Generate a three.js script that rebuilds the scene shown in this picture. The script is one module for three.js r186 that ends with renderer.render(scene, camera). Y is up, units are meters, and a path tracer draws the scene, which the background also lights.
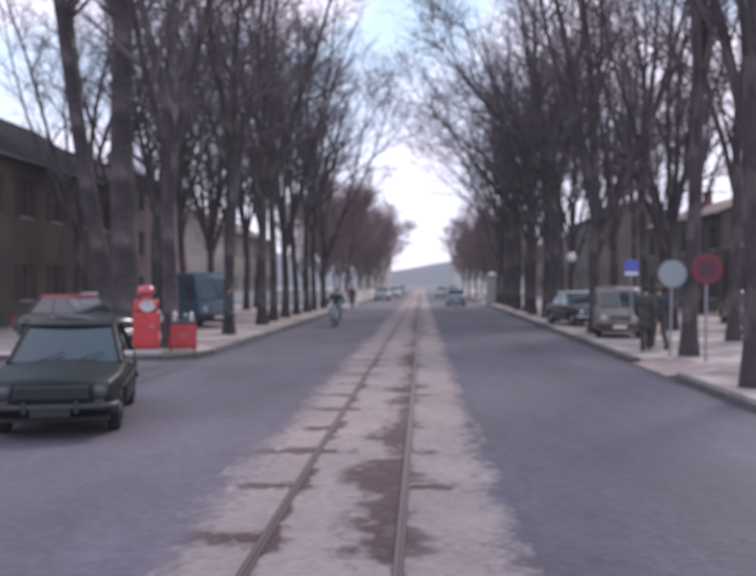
import * as THREE from 'three';
import { mergeGeometries, toCreasedNormals } from 'three/addons/utils/BufferGeometryUtils.js';
import { RoundedBoxGeometry } from 'three/addons/geometries/RoundedBoxGeometry.js';

// ---------------------------------------------------------------- camera, sky, sun, exposure
const scene = new THREE.Scene();
const camera = new THREE.PerspectiveCamera(35, 1024 / 780, 0.1, 6000);
camera.position.set(0, 1.89, 0);
camera.rotation.order = 'YXZ';
camera.rotation.y = THREE.MathUtils.degToRad(2.76);
camera.rotation.x = THREE.MathUtils.degToRad(-0.31);
camera.focus = 2.6;                      // a lens left focused close: the whole street is a little soft
camera.userData.fStop = 2.7;
camera.updateProjectionMatrix();
const renderer = new THREE.WebGLRenderer({ antialias: true });
renderer.setSize(1024, 780);
renderer.toneMapping = THREE.LinearToneMapping;
renderer.toneMappingExposure = 1.32;
renderer.shadowMap.enabled = true;

function rng(seed) { let a = seed >>> 0; return () => { a = (a + 0x6D2B79F5) | 0; let t = Math.imul(a ^ (a >>> 15), 1 | a); t = (t + Math.imul(t ^ (t >>> 7), 61 | t)) ^ t; return ((t ^ (t >>> 14)) >>> 0) / 4294967296; }; }
const hash2 = (x, y) => { let h = Math.imul(x | 0, 374761393) + Math.imul(y | 0, 668265263); h = Math.imul(h ^ (h >>> 13), 1274126177); return ((h ^ (h >>> 16)) >>> 0) / 4294967296; };
const fade = t => t * t * (3 - 2 * t), lerp = (a, b, t) => a + (b - a) * t, clamp = (v, a = 0, b = 1) => Math.min(b, Math.max(a, v));
const sstep = (a, b, v) => fade(clamp((v - a) / (b - a)));
function vnoise(x, y, px = 0, py = 0) {         // value noise, optionally periodic
  const xi = Math.floor(x), yi = Math.floor(y), fx = fade(x - xi), fy = fade(y - yi);
  const w = (a, p) => p ? ((a % p) + p) % p : a;
  const x0 = w(xi, px), x1 = w(xi + 1, px), y0 = w(yi, py), y1 = w(yi + 1, py);
  return lerp(lerp(hash2(x0, y0), hash2(x1, y0), fx), lerp(hash2(x0, y1), hash2(x1, y1), fx), fy);
}
function fbm(x, y, oct = 4, px = 0, py = 0) { let s = 0, a = 0.5, n = 0; for (let i = 0; i < oct; i++) { s += a * vnoise(x, y, px, py); n += a; a *= 0.5; x *= 2; y *= 2; px *= 2; py *= 2; } return s / n; }

{ // sky: pale blue air with soft lavender-white broken cloud
  const W = 1024, H = 512, d = new Float32Array(W * H * 4);
  for (let j = 0; j < H; j++) for (let i = 0; i < W; i++) {
    const ph = ((i + 0.5) / W - 0.5) * Math.PI * 2, th = ((j + 0.5) / H - 0.5) * Math.PI;
    const y = Math.sin(th), c = Math.cos(th), x = Math.cos(ph) * c, z = Math.sin(ph) * c;
    const u = Math.max(0, y), k = 1 / (u + 0.28);
    const n = fbm(x * k * 2.1 + 31, z * k * 2.1 + 57, 5);
    const cl = sstep(0.38, 0.62, n), hz = Math.pow(1 - u, 6);
    let r = lerp(0.46, 1.42, hz), g = lerp(0.68, 1.28, hz), b = lerp(0.96, 1.5, hz);
    const m = cl * (1 - hz * 0.5) * 0.9;
    r = lerp(r, 1.16, m); g = lerp(g, 1.05, m); b = lerp(b, 1.26, m);
    if (y < 0) { const q = sstep(0, -0.08, y); r = lerp(r, 0.25, q); g = lerp(g, 0.24, q); b = lerp(b, 0.26, q); }
    const o = (j * W + i) * 4; d[o] = r; d[o + 1] = g; d[o + 2] = b; d[o + 3] = 1;
  }
  const t = new THREE.DataTexture(d, W, H, THREE.RGBAFormat, THREE.FloatType);
  t.mapping = THREE.EquirectangularReflectionMapping; t.magFilter = THREE.LinearFilter; t.needsUpdate = true;
  scene.background = t; scene.environment = t;
}
const sun = new THREE.DirectionalLight(new THREE.Color(1, 0.9, 0.84), 1.9);
sun.position.set(48, 88, -135); sun.target.position.set(0, 0, -40);
sun.castShadow = true; sun.shadow.radius = 26; sun.shadow.mapSize.set(2048, 2048);
Object.assign(sun.shadow.camera, { left: -120, right: 120, top: 160, bottom: -160, near: 1, far: 400 });
scene.add(sun, sun.target);
scene.fog = new THREE.FogExp2(new THREE.Color(0.97, 0.97, 1.0), 0.0007);

// ---------------------------------------------------------------- helpers
const R = THREE.MathUtils.degToRad, V = (x, y, z) => new THREE.Vector3(x, y, z), up = V(0, 1, 0);
const taken = new Map();
const numbered = n => { const k = taken.get(n) || 0; taken.set(n, k + 1); return k ? `${n}_${String(k).padStart(3, '0')}` : n; };
function obj(name, geo, mat, parent = scene) {
  const g = Array.isArray(geo) ? mergeGeometries(geo.map(a => { const b = a.index ? a.toNonIndexed() : a; for (const k of Object.keys(b.attributes)) if (!['position', 'normal', 'uv'].includes(k)) b.deleteAttribute(k); return b; })) : geo;
  const m = new THREE.Mesh(g, mat); m.name = parent === scene ? numbered(name) : name; m.castShadow = m.receiveShadow = true; parent.add(m); return m;
}
function tag(o, label, category, group) { o.userData.label = label; o.userData.category = category; if (group) o.userData.group = group; return o; }
function thing(name, label, category, [x, y, z] = [0, 0, 0], turn = 0, group) { const o = new THREE.Group(); o.name = numbered(name); o.position.set(x, y, z); o.rotation.y = turn; scene.add(o); return tag(o, label, category, group); }
function struct(name, geo, mat) { const m = obj(name, geo, mat); m.userData.kind = 'structure'; return m; }
function dup(root, [x, y, z], turn, label, group, scale = 1) { const r = root.clone(); r.name = numbered(root.name.replace(/_\d{3}$/, '')); r.userData = { ...root.userData }; scene.add(r); r.position.set(x, y, z); r.rotation.set(0, turn, 0); if (typeof scale === 'number') r.scale.setScalar(scale); else r.scale.set(...scale); if (label) r.userData.label = label; if (group) r.userData.group = group; return r; }
const box = (w, h, d, x = 0, y = 0, z = 0) => new THREE.BoxGeometry(w, h, d).translate(x, y, z);
const rbox = (w, h, d, r, x = 0, y = 0, z = 0) => new RoundedBoxGeometry(w, h, d, 3, r).translate(x, y, z);
const cyl = (r0, r1, h, n, x = 0, y = 0, z = 0) => new THREE.CylinderGeometry(r1, r0, h, n).translate(x, y + h / 2, z);
const lathe = (pts, n = 24) => new THREE.LatheGeometry(pts.map(p => new THREE.Vector2(p[0], p[1])), n);
function bar(a, b, r, n = 8, r1 = r) { const d = b.clone().sub(a), L = d.length(); return new THREE.CylinderGeometry(r1, r, L, n).translate(0, L / 2, 0).applyQuaternion(new THREE.Quaternion().setFromUnitVectors(up, d.normalize())).translate(a.x, a.y, a.z); }
const tube = (pts, r, n = 16, k = 6) => new THREE.TubeGeometry(new THREE.CatmullRomCurve3(pts), n, r, k);
function plate(a, b, c, d, t) {                 // four corners, anticlockwise from outside; thickness goes inwards
  const n = b.clone().sub(a).cross(d.clone().sub(a)).normalize().multiplyScalar(-t);
  const p = [a, b, c, d], q = p.map(v => v.clone().add(n)), P = [], U = [];
  const w = a.distanceTo(b), h = a.distanceTo(d), uv = [[0, 0], [w, 0], [w, h], [0, h]];
  const quad = (s, u) => { for (const i of [0, 1, 2, 0, 2, 3]) { P.push(s[i].x, s[i].y, s[i].z); U.push(u[i][0], u[i][1]); } };
  quad(p, uv); quad([q[1], q[0], q[3], q[2]], uv);
  for (let i = 0; i < 4; i++) { const j = (i + 1) % 4; quad([p[j], p[i], q[i], q[j]], [[0, 0], [0.1, 0], [0.1, 0.1], [0, 0.1]]); }
  const g = new THREE.BufferGeometry(); g.setAttribute('position', new THREE.Float32BufferAttribute(P, 3)); g.setAttribute('uv', new THREE.Float32BufferAttribute(U, 2)); g.computeVertexNormals(); return g;
}
function slab(pts, top, thick) {               // outline in (x, distance ahead) -> slab whose top lies at height top; uv in metres
  const s = new THREE.Shape(pts.map(p => new THREE.Vector2(p[0], p[1])));
  return new THREE.ExtrudeGeometry(s, { depth: thick, bevelEnabled: false }).rotateX(-Math.PI / 2).translate(0, top - thick, 0);
}
function sheet(x0, x1, d0, d1, y) { return slab([[x0, d0], [x1, d0], [x1, d1], [x0, d1]], y, 0.003); }
const toS = v => { v = clamp(v); return 255 * (v <= 0.0031308 ? v * 12.92 : 1.055 * Math.pow(v, 1 / 2.4) - 0.055); };
function tex(w, h, fn, W, L, ox = 0, oy = 0, srgb = true) {   // fn(u, v) in metres -> linear [r,g,b]; tile is W x L metres
  const d = new Uint8Array(w * h * 4);
  for (let j = 0; j < h; j++) for (let i = 0; i < w; i++) { const c = fn((i + 0.5) / w * W, (j + 0.5) / h * L), o = (j * w + i) * 4; for (let k = 0; k < 3; k++) d[o + k] = srgb ? toS(c[k]) : clamp(c[k]) * 255; d[o + 3] = 255; }
  const t = new THREE.DataTexture(d, w, h, THREE.RGBAFormat); t.wrapS = t.wrapT = THREE.RepeatWrapping; t.magFilter = THREE.LinearFilter; t.minFilter = THREE.LinearMipmapLinearFilter; t.generateMipmaps = true;
  if (srgb) t.colorSpace = THREE.SRGBColorSpace; t.repeat.set(1 / W, 1 / L); t.offset.set(-ox / W, -oy / L); t.needsUpdate = true; return t;
}
const std = (o) => new THREE.MeshStandardMaterial({ roughness: 0.85, ...o });
const lin = (r, g, b) => new THREE.Color().setRGB(r, g, b);
const grainBump = tex(512, 512, (u, v) => { const n = fbm(u * 40, v * 40, 3, 80, 80); return [n, n, n]; }, 2, 2, 0, 0, false);
const mottle = (c, amt, f, W = 4) => tex(256, 256, (u, v) => { const n = fbm(u * f, v * f, 5, W * f, W * f), s = fbm(u * f * 0.5 + 9, v * f * 0.5 + 3, 2, W * f * 0.5, W * f * 0.5), k = 1 + amt * ((n - 0.5) * 1.6 + (s - 0.5)); return c.map(x => x * k); }, W, W);

// ---------------------------------------------------------------- setting: ground, road, track bed, pavements
const TC = -0.67;                               // middle of the track; the eye is at x = 0
const kR = d => 4.86 + 0.0105 * (Math.min(d, 100) - 13);
const asphaltAt = (u, d) => {
  const x = u - 5.5, P = 64;
  const g = fbm(u * 14, d * 14, 3, 0, P * 14), c = fbm(u * 0.7 + 5, d * 0.25, 4, 0, P / 4), o = fbm(u * 2.2, d * 0.5 + 7, 3, 0, P / 2);
  let k = 1 + (g - 0.5) * 0.5 + (c - 0.5) * 0.55 + (o - 0.5) * 0.3;
  let r = 0.098, gg = 0.080, b = 0.101;
  const oil = Math.exp(-((x - 2.9) ** 2) / 0.25) + Math.exp(-((x + 3.6) ** 2) / 0.25);           // dripped oil down the middle of each lane
  k *= 1 - 0.12 * oil * sstep(0.35, 0.7, o + (g - 0.5) * 0.6);
  const gut = sstep(0.5, 0.05, Math.min(u + 0.0, 10.5 - u)) * sstep(0.38, 0.55, g * 0.6 + o * 0.4);  // wet leaf litter in the gutters
  k *= 1 - 0.5 * gut;
  const bond = sstep(0.66, 0.72, fbm(u * 0.45 + 40, d * 0.22 + 3, 3, 0, 14.08 | 0)); k *= 1 + 0.10 * bond;
  return [r * k, gg * k, b * k];
};
const roadTex = tex(512, 2048, asphaltAt, 11, 64, -5.5, 0);
const asphalt = std({ map: roadTex, bumpMap: grainBump, bumpScale: 0.012, roughness: 0.82 });
const dirt = std({ map: mottle([0.16, 0.135, 0.12], 0.9, 0.6, 8), roughness: 1 });
const ground = struct('ground', sheet(-480, 480, -60, 740, -0.03), dirt);
{
  const L = [], Rr = []; for (let d = -8; d <= 318; d += 6) Rr.push([kR(d), d]);
  struct('road', slab([[-5.5, -8], ...Rr, [-5.5, 318]], 0, 0.01), asphalt);
  struct('side_road', sheet(-60, -5.5, 3, 21.86, 0), std({ map: mottle([0.091, 0.081, 0.1], 0.7, 2, 8), bumpMap: grainBump, bumpScale: 0.012 }));
  struct('cross_street', slab([[-120, 66], [-5.5, 66], [-5.5, 84], [-120, 84]], 0, 0.01), std({ map: mottle([0.24, 0.22, 0.24], 0.5, 2, 8) }));
  struct('cross_street', slab([[kR(90), 80.4], [120, 80.4], [120, 98], [kR(90), 98]], 0, 0.01), std({ map: mottle([0.24, 0.22, 0.24], 0.5, 2, 8) }));
}
// pale track bed with dirty damp patches beside the rails
const bars = []; { const q = rng(77); let d = 4.7; while (d < 63) { bars.push([d, 0.45 + q() * 0.6, q() < 0.55 ? 0.2 + q() * 0.6 : 0, 0.09 + q() * 0.12, q() < 0.4 ? 0.3 + 0.5 * q() : 0]); d += 1.45 + q() * 0.6; } }
const bedTex = tex(256, 2048, (u, d) => {
  const x = u - 2.0, P = 64;                    // x: from the eye's line; rails at -1.17 and -0.17
  const g = fbm(u * 16, d * 16, 3, 0, P * 16), m = fbm(u * 1.7 + 3, d * 1.1, 4, 0, P * 1.1 | 0), w = fbm(u * 8 + 11, d * 5, 4, 0, P * 5), e = (w - 0.5);
  const k = 1 + (g - 0.5) * 0.4 + (m - 0.5) * 0.45;
  let c = [0.285 * k, 0.217 * k, 0.205 * k];
  let s = 0;
  for (const [bd, left, inn, th, rt] of bars) { const dd = Math.abs(d - bd); if (dd > 0.6) continue;
    const along = x < -1.17 ? (-1.17 - x) / left : x < -0.17 ? (x + 1.17) / (inn || 0.12) : (x + 0.17) / (rt || 0.05);
    s = Math.max(s, sstep(1.15, 0.5, along + e * 1.4) * sstep(th + 0.12, th * 0.5, dd + e * 0.35 + 0.07 * Math.max(0, along))); }
  const n1 = fbm(3.3, d * 1.1, 3, 0, P * 1.1 | 0), n2 = fbm(8.3, d * 1.5, 3, 0, P * 1.5 | 0);
  if (x > -1.0 && x < -0.15) s = Math.max(s, sstep(-0.98, -0.72, x + e * 0.5) * sstep(0.16, -0.2, (-0.17 - x) - (0.3 * sstep(0.40, 0.66, n1) + 0.3 * sstep(22, 10, d) * sstep(0.25, 0.5, n2)) - 0.06 + e * 0.75));
  if (x >= -0.2) s = Math.max(s, 0.85 * sstep(0.09, -0.14, (x + 0.17) - 0.24 * sstep(0.45, 0.68, n2) - 0.03 + e * 0.4));
  if (x > -1.2 && x < -0.6) s = Math.max(s, sstep(-0.62, -0.85, x + e * 0.5) * sstep(0.04, -0.05, (x + 1.17) - 0.07 - 0.1 * sstep(0.4, 0.65, n2) + e * 0.22));
  const edge = sstep(u < 1.4 ? 0.5 : 0.35, 0.0, Math.min(u, 2.8 - u) + e * 0.3 + (g - 0.5) * 0.25 + (m - 0.5) * 0.3);
  s = clamp(s * (0.5 + 0.75 * w + 0.35 * g));
  const dk = [0.078, 0.040, 0.037]; c = c.map((v, i) => lerp(v, dk[i] * (0.8 + 0.5 * g), s));
  const ac = asphaltAt(u + 3.5, d); c = c.map((v, i) => lerp(v, ac[i], edge));
  return c;
}, 2.8, 64, -2.0, 0);
struct('tram_track_bed', sheet(-2.0, 0.8, -8, 300, 0.007), std({ map: bedTex, bumpMap: grainBump, bumpScale: 0.01, roughness: 0.88 }));
{
  const steel = std({ color: lin(0.15, 0.105, 0.095), metalness: 0.5, roughness: 0.5 });
  const lab = ['grooved steel tram rail with short dark damp bars beside it on the pale bed', 'grooved steel tram rail edged by a broad dark stained band'];
  for (const [i, rx] of [-1.17, -0.17].entries()) {
    const s = new THREE.Shape([[-0.022, 0], [-0.022, 0.012], [-0.018, 0.015], [0.012, 0.015], [0.015, 0.012], [0.017, 0.001], [0.04, 0.001], [0.042, 0.009], [0.048, 0.009], [0.05, 0]].map(p => new THREE.Vector2(...p)));
    tag(obj('tram_rail', new THREE.ExtrudeGeometry(s, { depth: 250, steps: 1, bevelEnabled: false }).translate(rx, 0.008, -245), steel), lab[i], 'tram rail');
  }
}
const paveTexR = mottle([0.40, 0.315, 0.29], 0.75, 1.5, 8);
const paveR = std({ map: paveTexR, bumpMap: grainBump, bumpScale: 0.015, roughness: 0.95 }), paveL = std({ map: paveTexR, bumpMap: grainBump, bumpScale: 0.015, roughness: 0.95 });
const KW = 0.2;
{ // right promenade with a lowered crossing
  const a = [[kR(-8) + KW, -8]]; for (let d = 0; d <= 18; d += 6) a.push([kR(d) + KW, d]);
  a.push([kR(18.6) + KW, 18.6], [kR(18.6) + 1.2, 18.9], [kR(21.8) + 1.2, 21.5], [kR(21.8) + KW, 21.8]);
  for (let d = 24; d <= 80; d += 4) a.push([kR(d) + KW, d]);
  struct('promenade', slab([[22, -8], ...a, [22, 80]], 0.12, 0.14), paveR);
  const p = [V(kR(18.6), 0.02, -18.6), V(kR(18.6) + 1.2, 0.121, -18.9), V(kR(21.8) + 1.2, 0.121, -21.5), V(kR(21.8), 0.02, -21.8)];
  struct('pavement_ramp', plate(p[0], p[1], p[2], p[3], 0.1), std({ map: mottle([0.38, 0.27, 0.24], 0.6, 2, 4), roughness: 0.95 }));
  struct('pavement', slab([[kR(98) + KW, 98], [22, 98], [22, 300], [kR(98) + KW, 300]], 0.12, 0.14), paveR);
}
const corner = []; for (let i = 0; i <= 8; i++) { const t = i / 8 * Math.PI / 2; corner.push([-7.6 + 2.1 * Math.cos(t) , 23.96 - 2.1 * Math.sin(t)]); }   // rounded street corner, kerb line
{
  const inner = corner.map(([x, d]) => { const v = new THREE.Vector2(x + 7.6, d - 23.96).setLength(2.1 - KW); return [v.x - 7.6, v.y + 23.96]; });
  struct('pavement', slab([[-5.5 - KW, 66], ...inner, [-60, 21.86 + KW], [-60, 66]], 0.12, 0.14), paveL);
  struct('pavement', slab([[-60, 84], [-5.5 - KW, 84], [-5.5 - KW, 300], [-60, 300]], 0.12, 0.14), paveL);
}
{ // kerb stones
  const mats = [0.13, 0.11, 0.15, 0.135].map(v => std({ map: mottle([v, v * 0.88, v * 0.87], 0.6, 4, 2), bumpMap: grainBump, bumpScale: 0.01, roughness: 0.9 }));
  const g = new RoundedBoxGeometry(KW, 0.18, 0.985, 1, 0.016), q = rng(5);
  const kerb = (name, line) => { const k = new THREE.Group(); k.name = numbered(name); k.userData.kind = 'structure'; scene.add(k);
    for (const [x, d, t] of line) { const m = obj('kerb_stone', g, mats[q() * 4 | 0], k); m.position.set(x, 0.035 + (q() - 0.5) * 0.008, -d); m.rotation.y = t + (q() - 0.5) * 0.008; } };
  let l = []; for (let d = -7.5; d < 80; d++) if (d < 18.5 || d > 21.6) l.push([kR(d) + KW / 2, d, -0.0105]); kerb('kerb', l);
  l = []; for (let d = 24.5; d < 66; d++) l.push([-5.5 - KW / 2, d, 0]);
  for (let i = 0; i < 3; i++) { const t = (i + 0.5) / 3.3 * Math.PI / 2 + 0.05; l.push([-7.6 + 2.0 * Math.cos(t), 23.96 - 2.0 * Math.sin(t), -t]); }
  for (let x = -8.2; x > -30; x--) l.push([x, 21.86 + KW / 2, Math.PI / 2]);
  kerb('kerb', l);
  l = []; for (let d = 98.5; d < 150; d += 1) l.push([kR(d) + KW / 2, d, 0]); kerb('kerb', l);
  l = []; for (let d = 84.5; d < 150; d += 1) l.push([-5.5 - KW / 2, d, 0]); kerb('kerb', l);
}
{ // far hills, closing the view down the avenue
  const hill = (cx, cd, rx, rd, h, seed) => { const N = 60, P = [], I = []; for (let j = 0; j <= N; j++) for (let i = 0; i <= N; i++) { const u = i / N * 2 - 1, v = j / N * 2 - 1, r = Math.sqrt(u * u + v * v), y = h * Math.pow(Math.max(0, 1 - r * r), 1.4) * (0.75 + 0.5 * fbm(u * 3 + seed, v * 3, 4)); P.push(cx + u * rx, y - 0.4, -(cd + v * rd)); }
    for (let j = 0; j < N; j++) for (let i = 0; i < N; i++) { const a = j * (N + 1) + i; I.push(a, a + N + 1, a + 1, a + 1, a + N + 1, a + N + 2); }
    const g = new THREE.BufferGeometry(); g.setAttribute('position', new THREE.Float32BufferAttribute(P, 3)); g.setIndex(I); g.computeVertexNormals(); return g; };
  const m = std({ color: lin(0.09, 0.095, 0.11), roughness: 1 });
  struct('hill', hill(150, 640, 260, 90, 26, 2), m); struct('hill', hill(-230, 650, 250, 90, 34, 8), m);
}

// ---------------------------------------------------------------- buildings
const glassDark = new THREE.MeshPhysicalMaterial({ color: lin(0.03, 0.034, 0.04), roughness: 0.06, metalness: 0, clearcoat: 0.6 });
const M = {
  brown: std({ map: mottle([0.115, 0.085, 0.07], 0.6, 0.8, 8) }), pink: std({ map: mottle([0.30, 0.21, 0.20], 0.5, 0.8, 8) }), cream: std({ map: mottle([0.34, 0.28, 0.24], 0.5, 0.8, 8) }), grey: std({ map: mottle([0.11, 0.085, 0.078], 0.5, 0.8, 8) }), rust: std({ map: mottle([0.24, 0.13, 0.10], 0.6, 0.8, 8) }),
  slate: new THREE.MeshPhysicalMaterial({ map: mottle([0.024, 0.023, 0.025], 0.8, 3, 4), roughness: 1, specularIntensity: 0.15 }), tile: std({ map: mottle([0.13, 0.062, 0.05], 0.8, 3, 4) }),
  wood: std({ color: lin(0.16, 0.15, 0.14) }), paleWood: std({ color: lin(0.5, 0.48, 0.45) }), shutterGreen: std({ color: lin(0.05, 0.075, 0.06) }), shutterBrown: std({ color: lin(0.09, 0.05, 0.035) }), shutterGrey: std({ color: lin(0.25, 0.26, 0.27) }), stone: std({ map: mottle([0.42, 0.38, 0.35], 0.5, 3, 2) }), brick: std({ map: mottle([0.2, 0.09, 0.07], 0.8, 6, 2) }),
};
const winGeo = {};
function house({ name = 'house', label, side, face, d0, d1, depth = 9, eave, ridge, wall, roof, shutter, cols, rows, doors = [], chimneys = [], shop }) {
  const W = d1 - d0, o = side ? thing(name, label, 'building', [side * face, 0.12, -(d0 + d1) / 2], side < 0 ? Math.PI / 2 : -Math.PI / 2) : thing(name, label, 'building', [(d0 + d1) / 2, 0, -face]);
  const sh = new THREE.Shape([[-W / 2, 0], [W / 2, 0], [W / 2, eave], [-W / 2, eave]].map(p => new THREE.Vector2(...p)));
  const cw = W / cols, rh = eave / rows, wins = [], drs = [];
  for (let r = 0; r < rows; r++) for (let c = 0; c < cols; c++) {
    const x = -W / 2 + cw * (c + 0.5), isD = r === 0 && doors.includes(c), w = isD ? 1.1 : 1.0, h = isD ? 2.2 : Math.min(1.55, rh * 0.55), y = isD ? 0.05 : r * rh + (rh - h) * 0.5 + 0.05;
    const p = new THREE.Path(); p.moveTo(x - w / 2, y); p.lineTo(x - w / 2, y + h); p.lineTo(x + w / 2, y + h); p.lineTo(x + w / 2, y); p.closePath(); sh.holes.push(p);
    (isD ? drs : wins).push([x, y, w, h]);
  }
  obj('wall', new THREE.ExtrudeGeometry(sh, { depth: 0.3, bevelEnabled: false }).translate(0, 0, -0.3), wall, o);
  const gab = new THREE.Shape([[0, 0], [depth - 0.6, 0], [depth - 0.6, eave], [depth / 2 - 0.3, ridge - 0.12], [0, eave]].map(p => new THREE.Vector2(...p)));
  for (const s of [-1, 1]) obj('wall', new THREE.ExtrudeGeometry(gab, { depth: 0.3, bevelEnabled: false }).rotateY(Math.PI / 2).translate(s > 0 ? W / 2 - 0.303 : -W / 2 + 0.003, 0, -0.3), wall, o);
  obj('wall', box(W, eave, 0.3, 0, eave / 2, -depth + 0.15), wall, o);
  const ov = 0.45, e = W / 2 + 0.3, sl = (ridge - eave) / (depth / 2), ye = eave - ov * sl + 0.1;
  const rf = obj('roof', [plate(V(-e, ye, ov), V(e, ye, ov), V(e, ridge + 0.1, -depth / 2), V(-e, ridge + 0.1, -depth / 2), 0.14), plate(V(e, ye, -depth - ov), V(-e, ye, -depth - ov), V(-e, ridge + 0.1, -depth / 2 - 0.002), V(e, ridge + 0.1, -depth / 2 - 0.002), 0.14)], roof, o);
  obj('gutter', bar(V(-e, ye - 0.02, ov + 0.06), V(e, ye - 0.02, ov + 0.06), 0.06, 8), M.wood, o);
  for (const [cx, cz, ch] of chimneys) { const cc = obj('chimney', [box(0.7, ch, 0.55, cx, ridge + ch / 2 - 0.4, cz), box(0.8, 0.1, 0.65, cx, ridge + ch - 0.35, cz)], M.brick, rf); }
  for (const [x, y, w, h] of wins) {
    const k = `${w},${h.toFixed(2)}`; winGeo[k] ||= { f: mergeGeometries([box(0.07, h, 0.06, -w / 2 + 0.035, h / 2), box(0.07, h, 0.06, w / 2 - 0.035, h / 2), box(w - 0.14, 0.07, 0.06, 0, 0.035), box(w - 0.14, 0.07, 0.06, 0, h - 0.035), box(0.06, h - 0.14, 0.05, 0, h / 2), box(w / 2 - 0.1, 0.03, 0.04, -w / 4 + 0.02, h * 0.6), box(w / 2 - 0.1, 0.03, 0.04, w / 4 - 0.02, h * 0.6)]), p: box(w - 0.14, h - 0.14, 0.012, 0, h / 2, -0.01), s: box(w + 0.24, 0.08, 0.2, 0, -0.05, 0.12), t: mergeGeometries([box(w / 2, h, 0.035, 0, h / 2), ...Array.from({ length: 8 }, (_, i) => box(w / 2 - 0.1, 0.03, 0.03, 0, h * (i + 0.6) / 8.2, 0.022))]) };
    const G = winGeo[k], f = obj('window', G.f, M.wood, o); f.position.set(x, y, -0.16);
    obj('pane', G.p, glassDark, f); obj('sill', G.s, M.stone, f);
    if (shutter) for (const s of [-1, 1]) { const t = obj('shutter', G.t, shutter, f); t.position.set(s * (w * 0.75 + 0.03), 0, 0.185); }
  }
  for (const [x, y, w, h] of drs) { const dr = obj('door', [box(w, h, 0.06, x, y + h / 2, -0.15), box(w * 0.32, h * 0.38, 0.02, x - w * 0.22, y + h * 0.7, -0.112), box(w * 0.32, h * 0.38, 0.02, x + w * 0.22, y + h * 0.7, -0.112), box(w * 0.32, h * 0.3, 0.02, x - w * 0.22, y + h * 0.25, -0.112), box(w * 0.32, h * 0.3, 0.02, x + w * 0.22, y + h * 0.25, -0.112)], shutter || M.wood, o); obj('handle', box(0.03, 0.14, 0.06, x + w * 0.4, y + 1.0, -0.1), M.stone, dr); }
  if (shop) for (const [x, w, mat] of shop) { const aw = obj('awning', [plate(V(x - w / 2, 2.25, 1.25), V(x + w / 2, 2.25, 1.25), V(x + w / 2, 2.95, 0.02), V(x - w / 2, 2.95, 0.02), 0.02), plate(V(x - w / 2, 2.02, 1.255), V(x + w / 2, 2.02, 1.255), V(x + w / 2, 2.25, 1.255), V(x - w / 2, 2.25, 1.255), 0.015)], mat, o); obj('awning_arm', [bar(V(x - w / 2 + 0.05, 2.2, 0.01), V(x - w / 2 + 0.05, 2.24, 1.2), 0.015), bar(V(x + w / 2 - 0.05, 2.2, 0.01), V(x + w / 2 - 0.05, 2.24, 1.2), 0.015)], M.wood, aw); }
  return o;
}
const redCloth = std({ color: lin(0.36, 0.05, 0.05) });
house({ label: 'long low brown house with dark slate roof and two chimneys behind the petrol pump', side: -1, face: 17, d0: 27, d1: 50, eave: 7.1, ridge: 10.1, wall: M.brown, roof: M.slate, shutter: M.shutterBrown, cols: 7, rows: 2, doors: [2, 5], chimneys: [[-3.0, -4.2, 1.9], [2.6, -4.2, 1.5]], shop: [[-7.6, 4.5, redCloth]] });
house({ label: 'tall pinkish plaster house with slate roof beyond the long brown house', side: -1, face: 17, d0: 53, d1: 65.5, eave: 8.2, ridge: 9.7, wall: M.pink, roof: M.slate, shutter: M.shutterGrey, cols: 4, rows: 3, doors: [1], chimneys: [[3, -4.4, 1.3]] });
house({ label: 'low red tiled house with rust coloured wall behind the round road signs', side: 1, face: 18.5, d0: 30, d1: 56, eave: 3.9, ridge: 5.6, wall: M.rust, roof: M.tile, shutter: M.shutterBrown, cols: 8, rows: 1, doors: [3], chimneys: [[4, -4, 1.2]] });
house({ label: 'two storey brown grey house with red tiles next to the low rust coloured house', side: 1, face: 18.5, d0: 57.5, d1: 79, eave: 6.2, ridge: 8.0, wall: M.grey, roof: M.tile, shutter: M.shutterGreen, cols: 7, rows: 2, doors: [3], chimneys: [[-5, -4, 1.3]] });
house({ label: 'three storey brown house with slate roof past the cross street on the road sign side', side: 1, face: 18.5, d0: 99, d1: 112, eave: 8.8, ridge: 10.6, wall: M.brown, roof: M.slate, shutter: M.shutterGrey, cols: 4, rows: 3, doors: [1] });
house({ label: 'pale house with grey shutters standing past the cross street by the reddish trees', side: -1, face: 19, d0: 88, d1: 114, eave: 7, ridge: 9.4, wall: M.cream, roof: M.tile, shutter: M.shutterGrey, cols: 8, rows: 2, doors: [2] });
house({ label: 'pink house with dark green shutters past the cross street opposite the pale house', side: 1, face: 17, d0: 115, d1: 150, eave: 7, ridge: 9.4, wall: M.pink, roof: M.tile, shutter: M.shutterGreen, cols: 10, rows: 2, doors: [2] });
house({ label: 'far white house in the haze where the avenue ends', side: 1, face: 9, d0: 240, d1: 275, eave: 9, ridge: 12, wall: M.paleWood, roof: M.slate, cols: 8, rows: 3 });
house({ label: 'far cream house in the haze facing the white one', side: -1, face: 10, d0: 260, d1: 300, eave: 10, ridge: 13, wall: M.cream, roof: M.tile, cols: 9, rows: 3 });

{ const w = thing('garden_wall', 'low pale garden wall beyond the cross street under the reddish trees', 'wall', [-6.4, 0.12, -86]); obj('wall_body', rbox(0.3, 1.0, 24, 0.02, 0, 0.5, -12), M.paleWood, w); obj('wall_return', rbox(24, 1.0, 0.3, 0.02, -12.2, 0.5, 0.02), M.paleWood, w); obj('coping', [box(0.4, 0.07, 24.1, 0, 1.035, -12), box(24, 0.07, 0.4, -12.25, 1.0351, 0.02)], M.stone, w); }

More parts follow.
